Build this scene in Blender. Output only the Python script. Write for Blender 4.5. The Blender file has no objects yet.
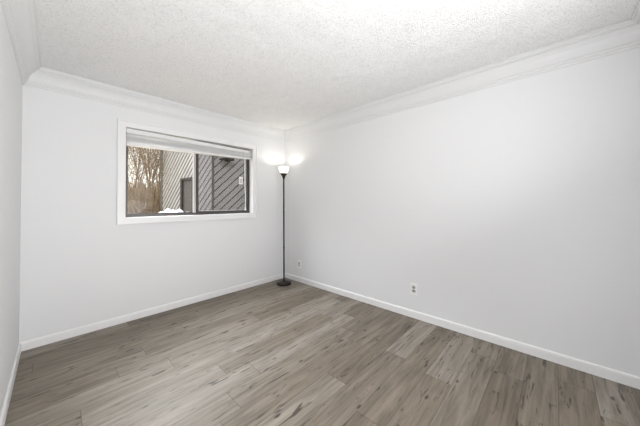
import bpy, bmesh, math, random
from mathutils import Vector, Matrix
random.seed(7)
SC = bpy.context.scene
COL = SC.collection

# ------------------------------------------------------------------ camera
YAW, PITCH, ROLL = 0.8165, 0.0155, -0.0052
CAMZ = 1.27
cam_d = bpy.data.cameras.new('camera'); cam = bpy.data.objects.new('camera', cam_d)
COL.objects.link(cam)
cam_d.sensor_width = 36.0; cam_d.lens = 14.038; cam_d.clip_start = 0.02; cam_d.clip_end = 300
cam_d.shift_y = -13.6 / 640.0
fw = Vector((math.sin(YAW) * math.cos(PITCH), math.cos(YAW) * math.cos(PITCH), math.sin(PITCH)))
rt = Vector((math.cos(YAW), -math.sin(YAW), 0.0))
up = rt.cross(fw)
R = Matrix((rt, up, -fw)).transposed()
R = R @ Matrix.Rotation(ROLL, 3, 'Z')
cam.matrix_world = Matrix.Translation((0, 0, CAMZ)) @ R.to_4x4()
SC.camera = cam

# ------------------------------------------------------------------ world, sun, lights, exposure
SC.view_settings.view_transform = 'Standard'
SC.view_settings.look = 'None'
SC.view_settings.gamma = 1.0
SC.view_settings.use_curve_mapping = False
SC.view_settings.exposure = 0.06
W_ = bpy.data.worlds.new('sky'); SC.world = W_; W_.use_nodes = True
wn = W_.node_tree
bg = wn.nodes['Background']
bg.inputs['Color'].default_value = (1.0, 0.97, 0.91, 1)
bg.inputs['Strength'].default_value = 1.5

def light(name, kind, loc, energy, color=(1, 1, 1), **kw):
    d = bpy.data.lights.new(name, kind); d.energy = energy; d.color = color
    for k, v in kw.items(): setattr(d, k, v)
    o = bpy.data.objects.new(name, d); COL.objects.link(o); o.location = loc
    return o
sun = light('sun', 'SUN', (0, 0, 20), 1.8, (1.0, 0.96, 0.91), angle=0.02)
sun.rotation_euler = Vector((0.55, 1.0, -0.55)).to_track_quat('-Z', 'Y').to_euler()
# broad soft daylight of the bright sky on the far side of the house, falling in through the window
skyl = light('sky_light', 'SUN', (0, 10, 20), 18.0, (0.97, 0.98, 1.0), angle=1.1)
skyl.rotation_euler = Vector((0.22, -1.0, -1.3)).to_track_quat('-Z', 'Y').to_euler()
# added fill lamps behind the camera, one tilted up to brighten the ceiling
fill_up = light('added_upward_fill', 'AREA', (0.65, -0.56, 0.95), 54, (1.0, 0.995, 0.995), shape='RECTANGLE', size=1.3, size_y=1.7)
fill_up.rotation_euler = Vector((-0.45, 1, 1.35)).to_track_quat('-Z', 'Z').to_euler()
fill_rear = light('added_rear_fill', 'AREA', (1.1, -1.85, 1.2), 52, (1.0, 0.995, 0.995), shape='RECTANGLE', size=1.9, size_y=2.1)
fill_rear.rotation_euler = Vector((-0.35, 1, 0.3)).to_track_quat('-Z', 'Z').to_euler()
DOOR_X0, DOOR_X1, DOOR_Z = -0.05, 1.75, 2.25  # invented unseen doorway, opened so the fill lamps can light the room

# ------------------------------------------------------------------ dimensions
XL, XR, YB, YF, H = -0.2, 2.732, -0.5, 3.3955, 2.487
WX0, WX1, WZ0, WZ1 = 0.521, 2.098, 1.118, 2.119      # window opening
WT = 0.16                                             # wall thickness
GZ = 0.75                                              # ground level outside

# ------------------------------------------------------------------ materials
def mat(name, color, rough=0.6, metal=0.0, spec=0.5, emis=None, es=0.0):
    m = bpy.data.materials.new(name); m.use_nodes = True
    b = m.node_tree.nodes['Principled BSDF']
    b.inputs['Base Color'].default_value = (*color, 1)
    b.inputs['Roughness'].default_value = rough
    b.inputs['Metallic'].default_value = metal
    b.inputs['Specular IOR Level'].default_value = spec
    if emis:
        b.inputs['Emission Color'].default_value = (*emis, 1)
        b.inputs['Emission Strength'].default_value = es
    return m

class NB:
    def __init__(s, m): s.t = m.node_tree; s.n = s.t.nodes; s.l = s.t.links
    def add(s, typ, **kw):
        n = s.n.new(typ)
        for k, v in kw.items(): setattr(n, k, v)
        return n
    def put(s, sock, v):
        if hasattr(v, 'is_linked') or isinstance(v, bpy.types.NodeSocket): s.l.new(v, sock)
        else: sock.default_value = v
    def math(s, op, a, b=0.0, c=None):
        n = s.add('ShaderNodeMath', operation=op)
        s.put(n.inputs[0], a); s.put(n.inputs[1], b)
        if c is not None: s.put(n.inputs[2], c)
        return n.outputs[0]
    def noise(s, vec, scale, detail=2, rough=0.5, dist=0.0):
        n = s.add('ShaderNodeTexNoise'); s.put(n.inputs['Vector'], vec)
        n.inputs['Scale'].default_value = scale; n.inputs['Detail'].default_value = detail
        n.inputs['Roughness'].default_value = rough; n.inputs['Distortion'].default_value = dist
        return n.outputs['Fac']
    def comb(s, x, y, z=0.0):
        n = s.add('ShaderNodeCombineXYZ'); s.put(n.inputs[0], x); s.put(n.inputs[1], y); s.put(n.inputs[2], z)
        return n.outputs[0]
    def ramp(s, fac, stops, interp='LINEAR'):
        n = s.add('ShaderNodeValToRGB'); n.color_ramp.interpolation = interp
        el = n.color_ramp.elements
        while len(el) < len(stops): el.new(0.5)
        for e, (p, c) in zip(el, stops):
            e.position = p; e.color = (*c, 1) if len(c) == 3 else c
        s.put(n.inputs[0], fac); return n.outputs['Color']
    def mix(s, fac, a, b, mode='MIX'):
        n = s.add('ShaderNodeMix', data_type='RGBA', blend_type=mode)
        s.put(n.inputs[0], fac); s.put(n.inputs[6], a); s.put(n.inputs[7], b)
        return n.outputs[2]
    def bump(s, h, strength, dist):
        n = s.add('ShaderNodeBump'); n.inputs['Strength'].default_value = strength
        n.inputs['Distance'].default_value = dist; s.put(n.inputs['Height'], h)
        return n.outputs['Normal']

def wall_paint():
    m = mat('white_wall_paint', (0.795, 0.80, 0.81), 0.65, spec=0.3); b = NB(m)
    g = b.add('ShaderNodeNewGeometry').outputs['Position']
    h = b.noise(g, 120, 3)
    b.l.new(b.bump(h, 0.12, 0.002), b.n['Principled BSDF'].inputs['Normal'])
    return m
def ceiling_paint():
    m = mat('popcorn_ceiling', (0.80, 0.80, 0.80), 0.95, spec=0.1); b = NB(m)
    g = b.add('ShaderNodeNewGeometry').outputs['Position']
    v = b.add('ShaderNodeTexVoronoi'); v.inputs['Scale'].default_value = 105; v.inputs['Randomness'].default_value = 1
    b.l.new(g, v.inputs['Vector'])
    blob = b.math('SUBTRACT', 0.62, v.outputs['Distance']); blob = b.math('MAXIMUM', blob, 0.0)
    n = b.noise(g, 120, 3, 0.7)
    n2 = b.noise(g, 9, 2, 0.5)
    hh = b.math('ADD', b.math('MULTIPLY', blob, 1.0), b.math('MULTIPLY', n, 1.6))
    hh = b.math('MULTIPLY', hh, b.math('ADD', n2, 0.4))
    b.l.new(b.bump(hh, 0.9, 0.0065), b.n['Principled BSDF'].inputs['Normal'])
    # darker specks where the fine bump noise is low
    sp = b.ramp(n, [(0.0, (0.62, 0.62, 0.62)), (0.37, (0.72, 0.72, 0.72)), (0.45, (0.92, 0.92, 0.92)), (1, (0.94, 0.94, 0.94))])
    b.l.new(sp, b.n['Principled BSDF'].inputs['Base Color'])
    return m
def plank_floor():
    m = mat('grey_oak_planks', (0.3, 0.27, 0.23), 0.42, spec=0.45); b = NB(m)
    P = b.add('ShaderNodeNewGeometry').outputs['Position']
    s = b.add('ShaderNodeSeparateXYZ'); b.l.new(P, s.inputs[0]); x, y = s.outputs[0], s.outputs[1]
    PW, PL = 0.18, 1.22
    ry = b.math('DIVIDE', b.math('ADD', y, 5.04), PW); row = b.math('FLOOR', ry); fy = b.math('SUBTRACT', ry, row)
    w1 = b.add('ShaderNodeTexWhiteNoise', noise_dimensions='1D'); b.l.new(row, w1.inputs['W'])
    rx = b.math('ADD', b.math('DIVIDE', b.math('ADD', x, 7.0), PL), b.math('MULTIPLY', w1.outputs['Value'], 5.0))
    colm = b.math('FLOOR', rx); fx = b.math('SUBTRACT', rx, colm)
    w2 = b.add('ShaderNodeTexWhiteNoise', noise_dimensions='2D'); b.l.new(b.comb(row, colm), w2.inputs['Vector'])
    idv = w2.outputs['Value']
    off = b.math('MULTIPLY', idv, 37.0)
    # grain, stretched along the plank, different on each plank
    g1 = b.noise(b.comb(b.math('ADD', b.math('MULTIPLY', x, 1.3), off), b.math('MULTIPLY', y, 17), off), 1.5, 6, 0.62, 0.7)
    g2 = b.noise(b.comb(b.math('ADD', b.math('MULTIPLY', x, 6), off), b.math('MULTIPLY', y, 120), off), 1.0, 6, 0.8, 0.2)
    g3 = b.noise(b.comb(b.math('ADD', b.math('MULTIPLY', x, 0.9), off), b.math('MULTIPLY', y, 4.5), off), 1.7, 3, 0.5, 1.2)
    base = b.ramp(idv, [(0.0, (0.160, 0.132, 0.098)), (0.25, (0.212, 0.181, 0.141)), (0.5, (0.186, 0.158, 0.123)),
                        (0.75, (0.232, 0.202, 0.163)), (1.0, (0.280, 0.250, 0.212))])
    c = b.mix(1.0, base, b.ramp(g1, [(0.28, (0.50, 0.47, 0.44)), (0.47, (0.95, 0.94, 0.93)), (0.68, (1.32, 1.32, 1.34))]), 'MULTIPLY')
    c = b.mix(0.75, c, b.ramp(g2, [(0.25, (0.72, 0.70, 0.68)), (0.5, (1, 1, 1)), (0.8, (1.15, 1.15, 1.15))]), 'MULTIPLY')
    c = b.mix(0.6, c, b.ramp(g3, [(0.3, (0.72, 0.70, 0.68)), (0.55, (1.05, 1.04, 1.03)), (0.75, (1.2, 1.2, 1.2))]), 'MULTIPLY')
    # dark checks: short streaks running with the grain
    k = b.noise(b.comb(b.math('ADD', b.math('MULTIPLY', x, 5.5), off), b.math('MULTIPLY', y, 34), off), 1.0, 3, 0.6, 0.6)
    c = b.mix(b.ramp(k, [(0.60, (0, 0, 0)), (0.68, (0.9, 0.9, 0.9))]), c, (0.045, 0.034, 0.027, 1))
    # knots
    v = b.add('ShaderNodeTexVoronoi'); v.inputs['Scale'].default_value = 1.0
    b.l.new(b.comb(b.math('ADD', b.math('MULTIPLY', x, 5.2), off), b.math('MULTIPLY', y, 12.5), off), v.inputs['Vector'])
    kn = b.math('ADD', v.outputs['Distance'], b.math('MULTIPLY', b.math('SUBTRACT', g2, 0.5), 0.10))
    sel = b.add('ShaderNodeSeparateColor'); b.l.new(v.outputs['Color'], sel.inputs[0])
    km = b.math('MULTIPLY', b.math('LESS_THAN', sel.outputs[0], 0.42), b.math('SUBTRACT', 1.0, b.math('SMOOTH_MIN', b.math('DIVIDE', kn, 0.16), 1.0, 0.1)))
    km = b.math('MINIMUM', b.math('MAXIMUM', b.math('MULTIPLY', km, 1.5), 0.0), 0.88)
    c = b.mix(km, c, (0.026, 0.019, 0.015, 1))
    # joints
    ey = b.math('MULTIPLY', b.math('MINIMUM', fy, b.math('SUBTRACT', 1.0, fy)), PW)
    ex = b.math('MULTIPLY', b.math('MINIMUM', fx, b.math('SUBTRACT', 1.0, fx)), PL)
    e = b.math('MINIMUM', ex, ey)
    j = b.math('LESS_THAN', e, 0.0016)
    c = b.mix(b.math('MULTIPLY', j, 0.65), c, (0.035, 0.03, 0.025, 1))
    pb = b.n['Principled BSDF']
    b.l.new(c, pb.inputs['Base Color'])
    b.l.new(b.math('ADD', 0.36, b.math('MULTIPLY', g1, 0.2)), pb.inputs['Roughness'])
    b.l.new(b.bump(b.math('SUBTRACT', b.math('MULTIPLY', g2, 0.3), j), 0.25, 0.002), pb.inputs['Normal'])
    return m
def noisy(name, c1, c2, scale, rough=0.85, bump=0.3, bd=0.01):
    m = mat(name, c1, rough); b = NB(m)
    g = b.add('ShaderNodeNewGeometry').outputs['Position']
    n = b.noise(g, scale, 5, 0.6)
    b.l.new(b.ramp(n, [(0.35, c1), (0.65, c2)]), b.n['Principled BSDF'].inputs['Base Color'])
    if bump: b.l.new(b.bump(n, bump, bd), b.n['Principled BSDF'].inputs['Normal'])
    return m
def glass_mat():
    m = bpy.data.materials.new('window_glass'); m.use_nodes = True; b = NB(m); b.n.clear()
    o = b.add('ShaderNodeOutputMaterial'); t = b.add('ShaderNodeBsdfTransparent'); g = b.add('ShaderNodeBsdfGlossy')
    g.inputs['Roughness'].default_value = 0.02; t.inputs['Color'].default_value = (0.94, 0.95, 0.95, 1)
    mx = b.add('ShaderNodeMixShader'); mx.inputs[0].default_value = 0.008
    b.l.new(t.outputs[0], mx.inputs[1]); b.l.new(g.outputs[0], mx.inputs[2]); b.l.new(mx.outputs[0], o.inputs[0])
    return m
def screen_mat():
    m = bpy.data.materials.new('insect_screen_mesh'); m.use_nodes = True; b = NB(m); b.n.clear()
    o = b.add('ShaderNodeOutputMaterial'); t = b.add('ShaderNodeBsdfTransparent')
    t.inputs['Color'].default_value = (0.76, 0.76, 0.78, 1); b.l.new(t.outputs[0], o.inputs[0])
    return m

M = dict(
    wall=wall_paint(), ceil=ceiling_paint(), floor=plank_floor(),
    crown=mat('crown_shaded_paint', (0.745, 0.75, 0.757), 0.5),  # tone darkened below the other paint to imitate less light on the crown
    trim=mat('white_trim_paint', (0.84, 0.84, 0.84), 0.38),
    frame=mat('dark_bronze_aluminium', (0.075, 0.068, 0.065), 0.4, 0.6),
    alu=mat('pale_aluminium', (0.48, 0.46, 0.46), 0.4, 0.3),
    glass=glass_mat(), screen=screen_mat(),
    blind=mat('white_blind_vinyl', (0.80, 0.80, 0.80), 0.4),
    cord=mat('white_cord', (0.85, 0.85, 0.84), 0.7),
    bronze=mat('dark_bronze_lamp_metal', (0.022, 0.018, 0.015), 0.38, 0.5),
    shade=mat('frosted_white_glass', (0.9, 0.88, 0.82), 0.3, emis=(1.0, 0.93, 0.76), es=1.6),
    bulb=mat('lit_bulb', (1, 1, 1), 0.3, emis=(1.0, 0.92, 0.75), es=8),
    plate=mat('white_outlet_plate', (0.90, 0.90, 0.89), 0.35),
    socket=mat('grey_outlet_socket', (0.42, 0.42, 0.42), 0.4),
    slot=mat('dark_outlet_slot', (0.02, 0.02, 0.02), 0.6),
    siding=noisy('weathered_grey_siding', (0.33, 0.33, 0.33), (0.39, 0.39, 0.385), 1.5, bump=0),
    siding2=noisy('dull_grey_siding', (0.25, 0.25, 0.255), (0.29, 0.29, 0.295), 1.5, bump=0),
    groove=mat('siding_groove', (0.03, 0.027, 0.024), 0.9),
    trimdark=noisy('dark_corner_board', (0.10, 0.09, 0.08), (0.13, 0.12, 0.11), 2),
    door=mat('grey_brown_door', (0.075, 0.07, 0.068), 0.6),
    doorframe=mat('dark_door_frame', (0.03, 0.028, 0.028), 0.6),
    ground=noisy('dry_winter_ground', (0.20, 0.15, 0.09), (0.34, 0.27, 0.18), 3),
    snow=noisy('snow', (0.60, 0.66, 0.80), (0.82, 0.86, 0.95), 4, 0.7, 0.6, 0.05),
    bark=noisy('bare_branch_bark', (0.12, 0.085, 0.055), (0.25, 0.19, 0.13), 14),
    bark2=noisy('pale_stem_bark', (0.40, 0.31, 0.20), (0.58, 0.47, 0.33), 14),
    leaf=noisy('dry_tan_leaves', (0.08, 0.06, 0.035), (0.36, 0.28, 0.18), 9, bump=0),
    brush=noisy('dry_brush_stems', (0.16, 0.12, 0.075), (0.42, 0.33, 0.23), 5),
    lampmetal=mat('black_outdoor_lamp', (0.03, 0.03, 0.03), 0.5, 0.3),
    box=mat('pale_utility_box', (0.75, 0.76, 0.78), 0.5),
    roof=noisy('roof_shingles', (0.12, 0.11, 0.10), (0.2, 0.19, 0.18), 10),
)

# ------------------------------------------------------------------ mesh helpers
def new_obj(name, bm, m, parent=None, smooth=False, loc=None):
    bmesh.ops.recalc_face_normals(bm, faces=bm.faces)
    me = bpy.data.meshes.new(name); bm.to_mesh(me); bm.free()
    for p in me.polygons: p.use_smooth = smooth
    if m is not None: me.materials.append(m)
    o = bpy.data.objects.new(name, me); COL.objects.link(o)
    if parent: o.parent = parent
    if loc: o.location = loc
    return o
def box(bm, x0, x1, y0, y1, z0, z1, mtx=None):
    vs = [Vector((x, y, z)) for x in (x0, x1) for y in (y0, y1) for z in (z0, z1)]
    if mtx is not None: vs = [mtx @ v for v in vs]
    v = [bm.verts.new(p) for p in vs]
    for f in ((0, 1, 3, 2), (4, 6, 7, 5), (0, 4, 5, 1), (2, 3, 7, 6), (0, 2, 6, 4), (1, 5, 7, 3)):
        bm.faces.new([v[i] for i in f])
    return v
def prism(bm, pts, y0, y1, f=lambda a, y, b: Vector((a, y, b))):
    n = len(pts)
    A = [bm.verts.new(f(a, y0, b)) for a, b in pts]; B = [bm.verts.new(f(a, y1, b)) for a, b in pts]
    bm.faces.new(A); bm.faces.new(B[::-1])
    for i in range(n): bm.faces.new([A[i], B[i], B[(i + 1) % n], A[(i + 1) % n]])
def lathe(bm, prof, seg=40, c=(0, 0)):
    rings = []
    for r, z in prof:
        if r < 1e-6: rings.append([bm.verts.new((c[0], c[1], z))])
        else: rings.append([bm.verts.new((c[0] + r * math.cos(2 * math.pi * i / seg), c[1] + r * math.sin(2 * math.pi * i / seg), z)) for i in range(seg)])
    for a, b in zip(rings, rings[1:]):
        for i in range(seg):
            j = (i + 1) % seg
            q = [a[i % len(a)], a[j % len(a)], b[j % len(b)], b[i % len(b)]]
            u = []
            for t in q:
                if t not in u: u.append(t)
            if len(u) > 2: bm.faces.new(u)
def tube(bm, p0, p1, r0, r1, n=4):
    d = (p1 - p0)
    if d.length < 1e-6: return
    d.normalize(); a = d.orthogonal().normalized(); b = d.cross(a)
    A = [bm.verts.new(p0 + r0 * (a * math.cos(2 * math.pi * i / n) + b * math.sin(2 * math.pi * i / n))) for i in range(n)]
    B = [bm.verts.new(p1 + r1 * (a * math.cos(2 * math.pi * i / n) + b * math.sin(2 * math.pi * i / n))) for i in range(n)]
    for i in range(n): bm.faces.new([A[i], A[(i + 1) % n], B[(i + 1) % n], B[i]])
    bm.faces.new(A[::-1]); bm.faces.new(B)
def bevel(o, w, seg=2):
    md = o.modifiers.new('bevel', 'BEVEL'); md.width = w; md.segments = seg; md.limit_method = 'ANGLE'
    return o
def struct(o): o['kind'] = 'structure'; return o
def tag(o, label, cat, group=None, kind=None):
    o['label'] = label; o['category'] = cat
    if group: o['group'] = group
    if kind: o['kind'] = kind
    return o
def empty(name, loc=(0, 0, 0), rz=0.0):
    o = bpy.data.objects.new(name, None); COL.objects.link(o); o.location = loc; o.rotation_euler = (0, 0, rz)
    o.empty_display_size = 0.1
    return o
def frame_boxes(bm, x0, x1, z0, z1, w, y0, y1, wt=None, wb=None, wl=None, wr=None):
    """mitred rectangular frame in the xz plane, outer size x0..x1, z0..z1"""
    wt = wt or w; wb = wb or w; wl = wl or w; wr = wr or w
    O = [(x0, z0), (x1, z0), (x1, z1), (x0, z1)]; I = [(x0 + wl, z0 + wb), (x1 - wr, z0 + wb), (x1 - wr, z1 - wt), (x0 + wl, z1 - wt)]
    vo = [[bm.verts.new((a, y, b)) for a, b in O] for y in (y0, y1)]
    vi = [[bm.verts.new((a, y, b)) for a, b in I] for y in (y0, y1)]
    for i in range(4):
        j = (i + 1) % 4
        bm.faces.new([vo[0][i], vo[0][j], vi[0][j], vi[0][i]]); bm.faces.new([vo[1][i], vi[1][i], vi[1][j], vo[1][j]])
        bm.faces.new([vo[0][i], vo[1][i], vo[1][j], vo[0][j]]); bm.faces.new([vi[0][i], vi[0][j], vi[1][j], vi[1][i]])

# ------------------------------------------------------------------ room shell
bm = bmesh.new(); box(bm, XL - WT, XR + WT, YB - WT, YF + WT, -0.12, 0); struct(new_obj('floor', bm, M['floor']))
bm = bmesh.new(); box(bm, XL - WT, XR + WT, YB - WT, YF + WT, H, H + 0.15); struct(new_obj('ceiling', bm, M['ceil']))
def holed_wall(name, x0, x1, y0, y1, hx0, hx1, hz0, hz1):
    bm = bmesh.new()
    xs = [x0, hx0, hx1, x1]; zs = sorted(set([0, hz0, hz1, H]))
    for i in range(3):
        for z0, z1 in zip(zs, zs[1:]):
            if i == 1 and z0 >= hz0 - 1e-6 and z1 <= hz1 + 1e-6: continue
            box(bm, xs[i], xs[i + 1], y0, y1, z0, z1)
    bmesh.ops.remove_doubles(bm, verts=bm.verts, dist=1e-5)
    fc = {}
    for f in bm.faces:
        fc.setdefault(tuple(sorted(v.index for v in f.verts)), []).append(f)
    bm.verts.index_update(); fc = {}
    for f in bm.faces: fc.setdefault(frozenset(v.index for v in f.verts), []).append(f)
    dead = [f for fs in fc.values() if len(fs) > 1 for f in fs]
    bmesh.ops.delete(bm, geom=dead, context='FACES')
    return struct(new_obj(name, bm, M['wall']))
holed_wall('wall_back', XL, XR, YF, YF + WT, WX0, WX1, WZ0, WZ1)
holed_wall('wall_front', XL, XR, YB - WT, YB, DOOR_X0, DOOR_X1, 0, DOOR_Z)
bm = bmesh.new(); box(bm, XL - WT, XL, YB - WT, YF + WT, 0, H); struct(new_obj('wall_left', bm, M['wall']))
bm = bmesh.new(); box(bm, XR, XR + WT, YB - WT, YF + WT, 0, H); struct(new_obj('wall_right', bm, M['wall']))

bm = bmesh.new()  # unseen hallway shell, added to keep the sun out of the doorway
hx0, hx1, hy0, hy1 = DOOR_X0 - 0.1, DOOR_X1 + 0.25, YB - WT - 1.3, YB - WT
box(bm, hx0 - 0.1, hx0, hy0, hy1, 0, H); box(bm, hx1, hx1 + 0.1, hy0, hy1, 0, H); box(bm, hx0 - 0.1, hx1 + 0.1, hy0 - 0.1, hy0, 0, H)
struct(new_obj('wall_added_hall', bm, M['wall']))
bm = bmesh.new(); box(bm, hx0 - 0.1, hx1 + 0.1, hy0 - 0.1, hy1, -0.12, 0); struct(new_obj('floor_added_hall', bm, M['floor']))
bm = bmesh.new(); box(bm, hx0 - 0.1, hx1 + 0.1, hy0 - 0.1, hy1, H, H + 0.15); struct(new_obj('ceiling_added_hall', bm, M['ceil']))
# mouldings swept along one wall, mitred at both corners; profile = (distance from wall, z)
CROWN = [(0, -0.160), (0.010, -0.160), (0.013, -0.150), (0.013, -0.143), (0.020, -0.140), (0.024, -0.132), (0.024, -0.124),
         (0.031, -0.121), (0.035, -0.105), (0.043, -0.083), (0.056, -0.060), (0.073, -0.043), (0.083, -0.036), (0.083, -0.027),
         (0.094, -0.025), (0.101, -0.018), (0.103, -0.010), (0.113, -0.010), (0.113, 0.0), (0, 0)]
BASE = [(0, 0), (0.013, 0), (0.013, 0.062), (0.011, 0.071), (0.006, 0.077), (0, 0.078)]
def moulding(name, prof, side, zoff, m, cut=None):
    bm = bmesh.new()
    def P(d, z, end):
        if side == 'back': return Vector((XL + d if end == 0 else XR - d, YF - d, z + zoff))
        if side == 'front': return Vector((XL + d if end == 0 else XR - d, YB + d, z + zoff))
        if side == 'left': return Vector((XL + d, YB + d if end == 0 else YF - d, z + zoff))
        if side == 'right': return Vector((XR - d, YB + d if end == 0 else YF - d, z + zoff))
    A = [bm.verts.new(P(d, z, 0)) for d, z in prof]; B = [bm.verts.new(P(d, z, 1)) for d, z in prof]
    n = len(prof)
    for i in range(n): bm.faces.new([A[i], A[(i + 1) % n], B[(i + 1) % n], B[i]])
    bm.faces.new(A); bm.faces.new(B[::-1])
    if cut:   # leave the added doorway free
        for x, s in ((cut[0], 1), (cut[1], -1)): pass
        bm2 = bm.copy()
        for b_, x, s in ((bm, cut[0], 1), (bm2, cut[1], -1)):
            r = bmesh.ops.bisect_plane(b_, geom=b_.verts[:] + b_.edges[:] + b_.faces[:], plane_co=(x, 0, 0), plane_no=(s, 0, 0), clear_outer=True)
            bmesh.ops.holes_fill(b_, edges=[e for e in b_.edges if e.is_boundary])
        me = bpy.data.meshes.new('t'); bm2.to_mesh(me); bm2.free(); bm.from_mesh(me); bpy.data.meshes.remove(me)
    return struct(new_obj(name, bm, m))
for i, s in enumerate(('back', 'right', 'left', 'front')):
    moulding('trim_%d' % (i + 1), CROWN, s, H, M['crown'])
    moulding('baseboard_' + s, BASE, s, 0.0, M['trim'], (DOOR_X0 - 0.06, DOOR_X1 + 0.06) if s == 'front' else None)
bm = bmesh.new()
for a, b in ((DOOR_X0 - 0.06, DOOR_X0), (DOOR_X1, DOOR_X1 + 0.06)): box(bm, a, b, YB, YB + 0.015, 0, DOOR_Z + 0.05)
box(bm, DOOR_X0, DOOR_X1, YB, YB + 0.015, DOOR_Z, DOOR_Z + 0.05)
struct(new_obj('trim_5', bm, M['trim']))

# ------------------------------------------------------------------ window
win = struct(empty('window_1', ((WX0 + WX1) / 2, YF, WZ0)))
wx, wy, wz = win.location
def wobj(name, bm, m, parent=win, smooth=False):
    bmesh.ops.translate(bm, verts=bm.verts, vec=(-wx, -wy, -wz))
    return new_obj(name, bm, m, parent, smooth)
# casing: picture-frame board with an outer raised back band
bm = bmesh.new(); cw = 0.067
frame_boxes(bm, WX0 - cw, WX1 + cw, WZ0 - cw, WZ1 + cw, cw, YF - 0.016, YF)
frame_boxes(bm, WX0 - cw, WX1 + cw, WZ0 - cw, WZ1 + cw, 0.014, YF - 0.024, YF - 0.016)
bevel(wobj('window_casing', bm, M['trim']), 0.002)
# reveal lining, with sill
bm = bmesh.new()
FY0, FY1 = YF + 0.085, YF + 0.150
t = 0.006
frame_boxes(bm, WX0, WX1, WZ0, WZ1, t, YF - 0.015, FY1)
wobj('window_reveal', bm, M['trim'])
ix0, ix1, iz0, iz1 = WX0 + t, WX1 - t, WZ0 + t, WZ1 - t
bm = bmesh.new(); frame_boxes(bm, ix0, ix1, iz0, iz1, 0.022, FY0, FY1)
box(bm, ix0 + 0.022, ix1 - 0.022, FY0, FY0 + 0.004, iz0 + 0.022, iz0 + 0.030)
box(bm, ix0 + 0.022, ix1 - 0.022, FY0 + 0.03, FY0 + 0.034, iz0 + 0.022, iz0 + 0.030)
wobj('window_frame', bm, M['frame'])
MX = 1.262
# fixed left light (outer track)
bm = bmesh.new(); frame_boxes(bm, ix0 + 0.022, MX + 0.035, iz0 + 0.022, iz1 - 0.022, 0.018, FY0 + 0.038, FY0 + 0.058)
f = wobj('window_sash', bm, M['frame'])
bm = bmesh.new(); box(bm, ix0 + 0.036, MX + 0.02, FY0 + 0.046, FY0 + 0.050, iz0 + 0.036, iz1 - 0.036)
wobj('window_pane', bm, M['glass'], f)
# sliding right sash (inner track) with pale meeting stile
bm = bmesh.new(); frame_boxes(bm, MX + 0.030, ix1 - 0.022, iz0 + 0.022, iz1 - 0.022, 0.026, FY0 + 0.006, FY0 + 0.028, wl=0.034, wb=0.024, wr=0.02)
f2 = wobj('window_sash', bm, M['frame'])
bm = bmesh.new(); box(bm, MX + 0.05, ix1 - 0.035, FY0 + 0.015, FY0 + 0.019, iz0 + 0.04, iz1 - 0.036)
wobj('window_pane', bm, M['glass'], f2)
bm = bmesh.new(); box(bm, MX - 0.002, MX + 0.028, FY0 + 0.002, FY0 + 0.032, iz0 + 0.022, iz1 - 0.022)
o = wobj('meeting_stile', bm, M['alu'], f2); o['label'] = 'pale aluminium meeting stile'; bevel(o, 0.003)
bm = bmesh.new(); box(bm, MX + 0.075, ix1 - 0.05, FY0 + 0.010, FY0 + 0.022, iz0 + 0.046, iz0 + 0.054)  # pale strip put in as the highlight on top of the bottom rail
o = wobj('rail_highlight_strip', bm, M['alu'], f2); o['label'] = 'pale strip standing in for the highlight along the foot of the sash'
bm = bmesh.new(); box(bm, MX + 0.04, ix1 - 0.023, FY1 - 0.0075, FY1 - 0.005, iz0 + 0.023, iz1 - 0.023)
o = wobj('insect_screen', bm, M['screen'])

# ------------------------------------------------------------------ raised blind in the window head
bl = empty('window_blind', ((WX0 + WX1) / 2, YF + 0.04, WZ1 - 0.012))
tag(bl, 'white horizontal blind pulled up in the top of the window, slightly tilted', 'blind')
bx, by, bz = bl.location
L0, L1 = WX0 + 0.014, WX1 - 0.014
def zat(x, zl, zr): return zl + (zr - zl) * (x - L0) / (L1 - L0)
def skew_bar(bm, x0, x1, y0, y1, zl0, zl1, zr0, zr1, n=1):
    a = [(x0, zat(x0, zl0, zr0)), (x1, zat(x1, zl0, zr0)), (x1, zat(x1, zl1, zr1)), (x0, zat(x0, zl1, zr1))]
    prism(bm, a, y0, y1)
def bobj(name, bm, m, parent=bl):
    bmesh.ops.translate(bm, verts=bm.verts, vec=(-bx, -by, -bz))
    return new_obj(name, bm, m, parent)
bm = bmesh.new(); skew_bar(bm, L0, L1 - 0.035, YF + 0.012, YF + 0.060, 2.066, 2.108, 2.045, 2.082)
o = bevel(bobj('headrail', bm, M['blind']), 0.003)
bm = bmesh.new()
skew_bar(bm, L0, L1 - 0.034, YF + 0.009, YF + 0.013, 2.059, 2.067, 2.039, 2.047)
bobj('headrail_lip', bm, M['blind'], o)
NS = 14
for k in range(NS):
    if k < 2: zl = 2.046 - k * 0.013; zr = 2.036 - k * 0.004
    else: zl = 2.008 - (k - 2) * 0.0040; zr = 2.022 - (k - 2) * 0.0028
    bm = bmesh.new()
    n = 24; y0, y1 = YF + 0.014 + random.uniform(-.002, .002), YF + 0.058
    V = []
    for i in range(n + 1):
        x = L0 + 0.004 + (L1 - 0.012 - L0) * i / n
        zz = zat(x, zl, zr) - 0.0012 * math.sin(i * 0.9 + k) - (0.002 if i % 8 == 4 else 0)
        V.append([bm.verts.new((x, y0, zz + 0.012)), bm.verts.new((x, (y0 + y1) / 2, zz + 0.002)), bm.verts.new((x, y1, zz - 0.011))])
    for a, b_ in zip(V, V[1:]):
        for q in (0, 1): bm.faces.new([a[q], a[q + 1], b_[q + 1], b_[q]])
    o = bobj('slat', bm, M['blind'])
    md = o.modifiers.new('thickness', 'SOLIDIFY'); md.thickness = 0.0012; md.offset = 0
bm = bmesh.new(); skew_bar(bm, L0 + 0.002, L1 - 0.006, YF + 0.012, YF + 0.060, 1.918, 1.944, 1.955, 1.979)
bevel(bobj('bottom_rail', bm, M['blind']), 0.004)
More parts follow.
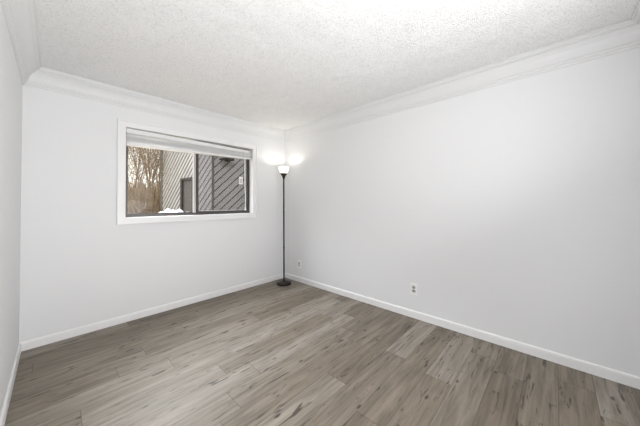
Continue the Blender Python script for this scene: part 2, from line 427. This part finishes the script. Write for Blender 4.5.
for x in (0.72, 1.31, 1.90):
    bm = bmesh.new()
    box(bm, x - 0.002, x + 0.002, YF + 0.0085, YF + 0.0100, zat(x, 1.930, 1.965), zat(x, 2.066, 2.047))
    bobj('ladder_tape', bm, M['cord'])
bm = bmesh.new()
cx_ = 1.966; cp = [(cx_ + 0.0, 2.05), (cx_ + 0.001, 1.8), (cx_ + 0.002, 1.5), (cx_ + 0.010, 1.35), (cx_ + 0.006, 1.22)]
for a, b_ in zip(cp, cp[1:]):
    tube(bm, Vector((a[0], YF + 0.004, a[1])), Vector((b_[0], YF + 0.004, b_[1])), 0.005, 0.005, 8)
c = bobj('pull_cord', bm, M['cord'])
bm = bmesh.new(); lathe(bm, [(0, 1.225), (0.006, 1.222), (0.010, 1.175), (0.009, 1.168), (0, 1.166)], 12, (cx_ + 0.006, YF + 0.004))
bobj('cord_tassel', bm, M['cord'], c)

# ------------------------------------------------------------------ torchiere in the corner
LX, LY = 2.490, 3.128
lamp = empty('floor_lamp', (LX, LY, 0))
tag(lamp, 'tall dark bronze torchiere floor lamp, lit, standing in the room corner', 'lamp')
bm = bmesh.new(); lathe(bm, [(0, 0), (0.112, 0), (0.114, 0.006), (0.114, 0.030), (0.108, 0.038), (0.060, 0.046), (0.022, 0.052), (0.016, 0.062), (0, 0.062)], 48)
new_obj('base', bm, M['bronze'], lamp, True)
bm = bmesh.new(); prof = [(0, 0.055), (0.0125, 0.055), (0.0125, 0.56), (0.0145, 0.563), (0.0145, 0.580), (0.0125, 0.583), (0.0125, 1.12), (0.0145, 1.123), (0.0145, 1.140), (0.0125, 1.143), (0.0125, 1.69), (0, 1.69)]
lathe(bm, prof, 20); new_obj('pole', bm, M['bronze'], lamp, True)
bm = bmesh.new(); lathe(bm, [(0, 1.665), (0.016, 1.655), (0.020, 1.680), (0.030, 1.706), (0.053, 1.738), (0.057, 1.747), (0.052, 1.747), (0.026, 1.712), (0, 1.708)], 36)
new_obj('socket_cup', bm, M['bronze'], lamp, True)
bm = bmesh.new(); lathe(bm, [(0.0, 1.738), (0.035, 1.740), (0.050, 1.752), (0.066, 1.782), (0.077, 1.815), (0.084, 1.850), (0.081, 1.850), (0.074, 1.816), (0.063, 1.784), (0.048, 1.757), (0.034, 1.744), (0, 1.742)], 48)
sh = new_obj('lamp_shade', bm, M['shade'], lamp, True); sh['label'] = 'glowing frosted white glass bowl shade'
bm = bmesh.new(); lathe(bm, [(0, 1.746), (0.010, 1.747), (0.012, 1.756), (0.020, 1.772), (0.021, 1.781), (0.014, 1.794), (0, 1.798)], 20)
new_obj('bulb', bm, M['bulb'], lamp, True)
tl = light('torchiere_light', 'POINT', (LX, LY, 1.815), 2.3, (1.0, 0.96, 0.89), shadow_soft_size=0.015)

# ------------------------------------------------------------------ wall outlets (duplex)
def outlet(y, z, label):
    e = empty('wall_outlet', (XR, y, z)); tag(e, label, 'outlet', None)
    bm = bmesh.new(); box(bm, -0.0085, 0, -0.041, 0.041, -0.062, 0.062)
    bevel(new_obj('cover_plate', bm, M['plate'], e), 0.003)
    for s in (-1, 1):
        bm = bmesh.new()
        pts = [(0.019 * math.cos(a) , s * 0.0195 + max(-0.015, min(0.015, 0.021 * math.sin(a)))) for a in [2 * math.pi * i / 24 for i in range(24)]]
        prism(bm, pts, -0.0105, -0.008, lambda a, yy, b_: Vector((yy, a, b_)))
        sk = new_obj('socket', bm, M['socket'], e)
        bm = bmesh.new()
        for dy in (-0.0075, 0.0075): box(bm, -0.0111, -0.0103, dy - 0.0018, dy + 0.0018, s * 0.0195 - 0.003, s * 0.0195 + 0.008)
        tube(bm, Vector((-0.0111, 0, s * 0.0195 - 0.010)), Vector((-0.0103, 0, s * 0.0195 - 0.010)), 0.003, 0.003, 10)
        new_obj('socket_slots', bm, M['slot'], sk)
    bm = bmesh.new(); tube(bm, Vector((-0.0098, 0, 0)), Vector((-0.0082, 0, 0)), 0.0035, 0.0035, 12)
    new_obj('screw', bm, M['alu'], e)
    return e
outlet(1.146, 0.317, 'white duplex outlet in the middle of the right wall, nearer the camera')
outlet(3.03, 0.285, 'small white duplex outlet low on the right wall beside the floor lamp')

# ------------------------------------------------------------------ outside: positions as (lateral, depth) metres seen from the room
def LD(u, d):
    lat = (u - 320) / 249.57 * d
    return Vector((d * math.sin(YAW) + lat * math.cos(YAW), d * math.cos(YAW) - lat * math.sin(YAW), 0))
bm = bmesh.new()
N = 30; gv = []
for i in range(N + 1):
    row = []
    for j in range(N + 1):
        x = -22 + 56 * i / N; y = YF + WT + 0.02 + 42 * j / N
        row.append(bm.verts.new((x, y, GZ + 0.05 * math.sin(x * 1.3) * math.sin(y * 0.9))))
    gv.append(row)
for i in range(N):
    for j in range(N): bm.faces.new([gv[i][j], gv[i + 1][j], gv[i + 1][j + 1], gv[i][j + 1]])
struct(new_obj('ground', bm, M['ground']))

def clip_poly(poly, rect):
    x0, x1, z0, z1 = rect
    for ax, lim, sgn in ((0, x0, 1), (0, x1, -1), (1, z0, 1), (1, z1, -1)):
        out = []
        for i in range(len(poly)):
            a, b_ = poly[i], poly[(i + 1) % len(poly)]
            da, db = sgn * (a[ax] - lim), sgn * (b_[ax] - lim)
            if da >= 0: out.append(a)
            if (da >= 0) != (db >= 0):
                t_ = da / (da - db); out.append((a[0] + (b_[0] - a[0]) * t_, a[1] + (b_[1] - a[1]) * t_))
        poly = out
        if len(poly) < 3: return []
    return poly
def siding(parent, A, B, z0, z1, sp, gap, m, rects=None, phase=0.0):
    """boards rising to the right on the wall from A to B (plan points)"""
    d = (B - A); Lw = d.length; ang = math.atan2(d.y, d.x)
    mt = Matrix.Translation((A.x, A.y, 0)) @ Matrix.Rotation(ang, 4, 'Z')
    rects = rects or [(0, Lw, z0, z1)]
    bm = bmesh.new(); hh = z1 - z0
    for rc in rects:
        k = -int(hh / sp) - 2
        while k * sp < Lw:
            a = k * sp + phase
            q = [(a, z0), (a + sp - gap, z0), (a + sp - gap + hh, z1), (a + hh, z1)]
            p = clip_poly(q, rc)
            if len(p) >= 3:
                ar = abs(sum(p[i][0] * p[(i + 1) % len(p)][1] - p[(i + 1) % len(p)][0] * p[i][1] for i in range(len(p)))) / 2
                if ar > 1e-4: prism(bm, p, -0.035, 0.0, lambda u_, y_, v_: mt @ Vector((u_, y_, v_)))
            k += 1
    o = new_obj('siding', bm, m, parent)
    bm = bmesh.new()
    for rc in rects: box(bm, rc[0], rc[1], 0.0, 0.12, rc[2], rc[3], mt)
    new_obj('sheathing', bm, M['groove'], parent)
    return mt, Lw
# far wing with the door
h1 = empty('house', (0, 0, 0)); tag(h1, 'pale weathered house wing with diagonal siding and a dark door, beyond the window', 'house')
A, B = LD(163, 12.6), LD(198, 10.9)
Lw = (B - A).length
dA, dB = Lw * 0.56, Lw * 0.90
zt = 2.46
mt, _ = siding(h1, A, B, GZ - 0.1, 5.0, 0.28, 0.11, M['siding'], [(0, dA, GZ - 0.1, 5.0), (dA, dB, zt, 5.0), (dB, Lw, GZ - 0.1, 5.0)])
bm = bmesh.new(); box(bm, -0.12, 0.02, -0.06, 0.12, GZ - 0.1, 5.0, mt); new_obj('corner_board', bm, M['trimdark'], h1)
bm = bmesh.new()
box(bm, dA, dA + 0.12, -0.06, 0.10, GZ - 0.1, zt, mt); box(bm, dB - 0.07, dB, -0.06, 0.10, GZ - 0.1, zt, mt); box(bm, dA + 0.12, dB - 0.07, -0.06, 0.10, zt - 0.09, zt, mt)
new_obj('door_frame', bm, M['doorframe'], h1)
bm = bmesh.new(); box(bm, dA + 0.12, dB - 0.07, 0.02, 0.07, GZ - 0.1, zt - 0.09, mt)
for a, b_ in ((0.9, 1.35), (1.5, 2.1)): box(bm, dA + 0.25, dB - 0.2, 0.005, 0.02, a, b_, mt)
new_obj('door', bm, M['door'], h1)
bm = bmesh.new(); box(bm, -0.10, Lw, 0.12, 0.9, GZ - 0.1, 5.0, mt); new_obj('house_body', bm, M['siding2'], h1)
bm = bmesh.new(); box(bm, -0.2, Lw + 0.1, -0.3, 1.1, 5.0, 5.15, mt); new_obj('roof', bm, M['roof'], h1)
# near wing: two faces meeting at a corner board
h2 = empty('house', (0, 0, 0)); tag(h2, 'nearer grey house wing with wide diagonal siding, seen through the right window sash', 'house')
A2, C2, B2 = LD(194, 8.95), LD(213, 8.45), LD(262, 9.0)
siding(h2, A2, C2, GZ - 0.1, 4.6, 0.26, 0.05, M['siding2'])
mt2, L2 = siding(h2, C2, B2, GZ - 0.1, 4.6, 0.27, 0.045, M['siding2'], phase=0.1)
bm = bmesh.new(); box(bm, -0.038, 0.038, -0.05, 0.05, GZ - 0.1, 4.6, mt2); new_obj('corner_board', bm, M['trimdark'], h2)
bk = (B2 - A2).normalized(); nrm = Vector((-bk.y, bk.x, 0))
bm = bmesh.new()
pl = [A2 + nrm * 0.10, C2 + nrm * 0.12, B2 + nrm * 0.12, B2 + nrm * 1.4, A2 + nrm * 1.4]
pz = [(p.x, p.y) for p in pl]
prism(bm, pz, GZ - 0.1, 4.6, lambda a, z, b_: Vector((a, b_, z))); new_obj('house_body', bm, M['siding2'], h2)
bm = bmesh.new()
pl = [A2 - nrm * 0.5, C2 - nrm * 0.6, B2 - nrm * 0.5, B2 + nrm * 1.6, A2 + nrm * 1.6]
prism(bm, [(p.x, p.y) for p in pl], 4.6, 4.75, lambda a, z, b_: Vector((a, b_, z))); new_obj('roof', bm, M['roof'], h2)
# barn style lamp on that wall
def wall_pos(u):   # distance along C2-B2 for picture column u
    lo, hi = 0.0, L2
    for _ in range(40):
        mid = (lo + hi) / 2; p = C2 + (B2 - C2) * (mid / L2)
        dd = p.x * math.sin(YAW) + p.y * math.cos(YAW); ll = p.x * math.cos(YAW) - p.y * math.sin(YAW)
        if 320 + 249.57 * ll / dd < u: lo = mid
        else: hi = mid
    return lo
s1 = wall_pos(227.0); rot2 = math.atan2((B2 - C2).y, (B2 - C2).x)
p1 = mt2 @ Vector((s1, -0.035, 0))
wl = empty('wall_lamp', (p1.x, p1.y, 2.76), rot2); tag(wl, 'dark cone-shaped outdoor lamp on the grey siding outside the window', 'lamp')
bm = bmesh.new(); lathe(bm, [(0, 0.085), (0.04, 0.085), (0.07, 0.06), (0.25, -0.01), (0.25, -0.02), (0.10, -0.05), (0.05, -0.09), (0, -0.10)], 28, (0, -0.27))
new_obj('lamp_shade', bm, M['lampmetal'], wl)
bm = bmesh.new(); box(bm, -0.02, 0.02, -0.27, 0, 0.06, 0.09); box(bm, -0.05, 0.05, -0.02, 0, 0.0, 0.14); new_obj('bracket', bm, M['lampmetal'], wl)
s2 = wall_pos(240.8); p2 = mt2 @ Vector((s2, -0.035, 0))
ub = empty('utility_box', (p2.x - nrm.x * 0.004, p2.y - nrm.y * 0.004, 1.94), rot2); tag(ub, 'small pale electrical box fixed on the grey siding outside', 'electrical box')
bm = bmesh.new(); box(bm, -0.06, 0.06, -0.09, 0, 0, 0.26); bevel(new_obj('body', bm, M['box'], ub), 0.01)
bm = bmesh.new(); box(bm, -0.035, 0.035, -0.10, -0.09, 0.05, 0.19); new_obj('cover', bm, M['alu'], ub)

# snow heaped on the ground in front of the far wing
bm = bmesh.new(); bmc = LD(173, 9.2); gx = (LD(196, 9.2) - LD(150, 9.2)); Lx = gx.length; gx.normalize(); gy = Vector((-gx.y, gx.x, 0))
n1, n2 = 60, 18; S = []
for i in range(n1 + 1):
    r_ = []
    for j in range(n2 + 1):
        s_ = i / n1; t_ = j / n2
        e_ = (math.sin(math.pi * t_) ** 0.7) * (min(1, s_ / 0.22) ** 1.0) * (min(1, (1 - s_) / 0.12) ** 0.6)
        h_ = e_ * (0.30 + 0.03 * math.sin(s_ * 19 + 1) + 0.035 * math.sin(s_ * 43 + t_ * 9) + 0.05 * math.sin(s_ * 9 + t_ * 7))
        p = bmc + gx * ((s_ - 0.5) * Lx) + gy * ((t_ - 0.5) * 1.3)
        r_.append(bm.verts.new((p.x, p.y, GZ - 0.04 + max(0, h_))))
    S.append(r_)
for i in range(n1):
    for j in range(n2): bm.faces.new([S[i][j], S[i + 1][j], S[i + 1][j + 1], S[i][j + 1]])
tag(new_obj('snow_bank', bm, M['snow'], smooth=True), 'low heap of bluish white snow lying outside below the far siding', 'snow', kind='stuff')

# bare shrubs and trees at the left of the view
def shrub(u, d, h, stems, seed, label, bm_mat='bark', spread=0.35, leaves=2000, lean=0.0):
    rnd = random.Random(seed); p = LD(u, d); g = empty('bare_shrub', (p.x, p.y, GZ - 0.05))
    tag(g, label, 'shrub')
    bm = bmesh.new(); tips = []
    def grow(q, dr, ln, r, lev):
        n = 4; cur = q; dcur = dr.copy()
        for i in range(n):
            dcur = (dcur + Vector((rnd.gauss(0, .13), rnd.gauss(0, .13), rnd.gauss(0.03, .06)))).normalized()
            nx = cur + dcur * ln / n
            r1 = r * (1 - 0.16 * (i + 1))
            tube(bm, cur, nx, r * (1 - 0.16 * i), r1, 5 if lev == 0 else 3)
            if lev < 3 and (i > 0 or lev > 0):
                for _ in range(2 if lev < 2 else 1):
                    a = rnd.uniform(0, 6.28); s_ = rnd.uniform(.4, .9)
                    nd = (dcur + Vector((math.cos(a) * s_, math.sin(a) * s_, rnd.uniform(-.1, .5)))).normalized()
                    grow(nx, nd, ln * rnd.uniform(.35, .6), r1 * 0.55, lev + 1)
            cur = nx; tips.append(cur)
    for k in range(stems):
        a = rnd.uniform(0, 6.28); q = Vector((math.cos(a), math.sin(a), 0)) * rnd.uniform(0, .8)
        dr = Vector((math.cos(a) * spread * rnd.random() + lean * rt.x, math.sin(a) * spread * rnd.random() + lean * rt.y, 1)).normalized()
        grow(q, dr, h * rnd.uniform(.6, 1), h * 0.0075 * rnd.uniform(.6, 1.2), 0)
    new_obj('branches', bm, M[bm_mat], g)
    bm = bmesh.new()
    for _ in range(leaves):
        q = Vector(rnd.choice(tips)); q.z *= rnd.uniform(0.25, 1.0) if rnd.random() < .5 else 1.0; q = q + Vector((rnd.gauss(0, .06), rnd.gauss(0, .06), rnd.gauss(0, .06)))
        a = Vector((rnd.gauss(0, 1), rnd.gauss(0, 1), rnd.gauss(0, 1))).normalized(); b_ = a.orthogonal().normalized()
        s_ = rnd.uniform(.025, .06)
        bm.faces.new([bm.verts.new(q + a * s_), bm.verts.new(q + b_ * s_ * .6), bm.verts.new(q - a * s_), bm.verts.new(q - b_ * s_ * .6)])
    new_obj('dry_leaves', bm, M['leaf'], g)
    return g
shrub(136, 14.2, 5.0, 9, 1, 'bare brown shrub with upright stems, leftmost of the dark shrubs outside the window')
shrub(141, 12.6, 4.6, 10, 2, 'dark tangled leafless shrub, second from the left outside the window', leaves=2600)
shrub(148, 14.4, 5.4, 9, 3, 'tall bare shrub in the middle of the thicket outside', spread=0.25)
shrub(155, 13.6, 5.2, 8, 4, 'leaning bare shrub just left of the diagonal siding corner', spread=0.2, lean=0.12, leaves=1500)
shrub(126, 17.5, 5.2, 3, 5, 'pale tall shrub at the far left edge of the window view', 'bark2', 0.2, 500)
# low tangle of dry brush along the ground
rnd = random.Random(11); bm = bmesh.new()
for k in range(5200):
    u = rnd.uniform(112, 161); d = rnd.uniform(13.2, 16.5); p = LD(u, d); p.z = GZ - 0.05
    hgt = rnd.uniform(0.3, 1.0) * (1.9 if rnd.random() < .35 else 1.0)
    q = p + Vector((rnd.gauss(0, .35), rnd.gauss(0, .35), hgt))
    m_ = (p + q) / 2 + Vector((rnd.gauss(0, .08), rnd.gauss(0, .08), 0))
    tube(bm, p, m_, 0.022, 0.016, 3); tube(bm, m_, q, 0.016, 0.008, 3)
tag(new_obj('dry_brush', bm, M['brush']), 'pale tan tangle of dry brush on the ground behind the bare shrubs', 'brush', kind='stuff')
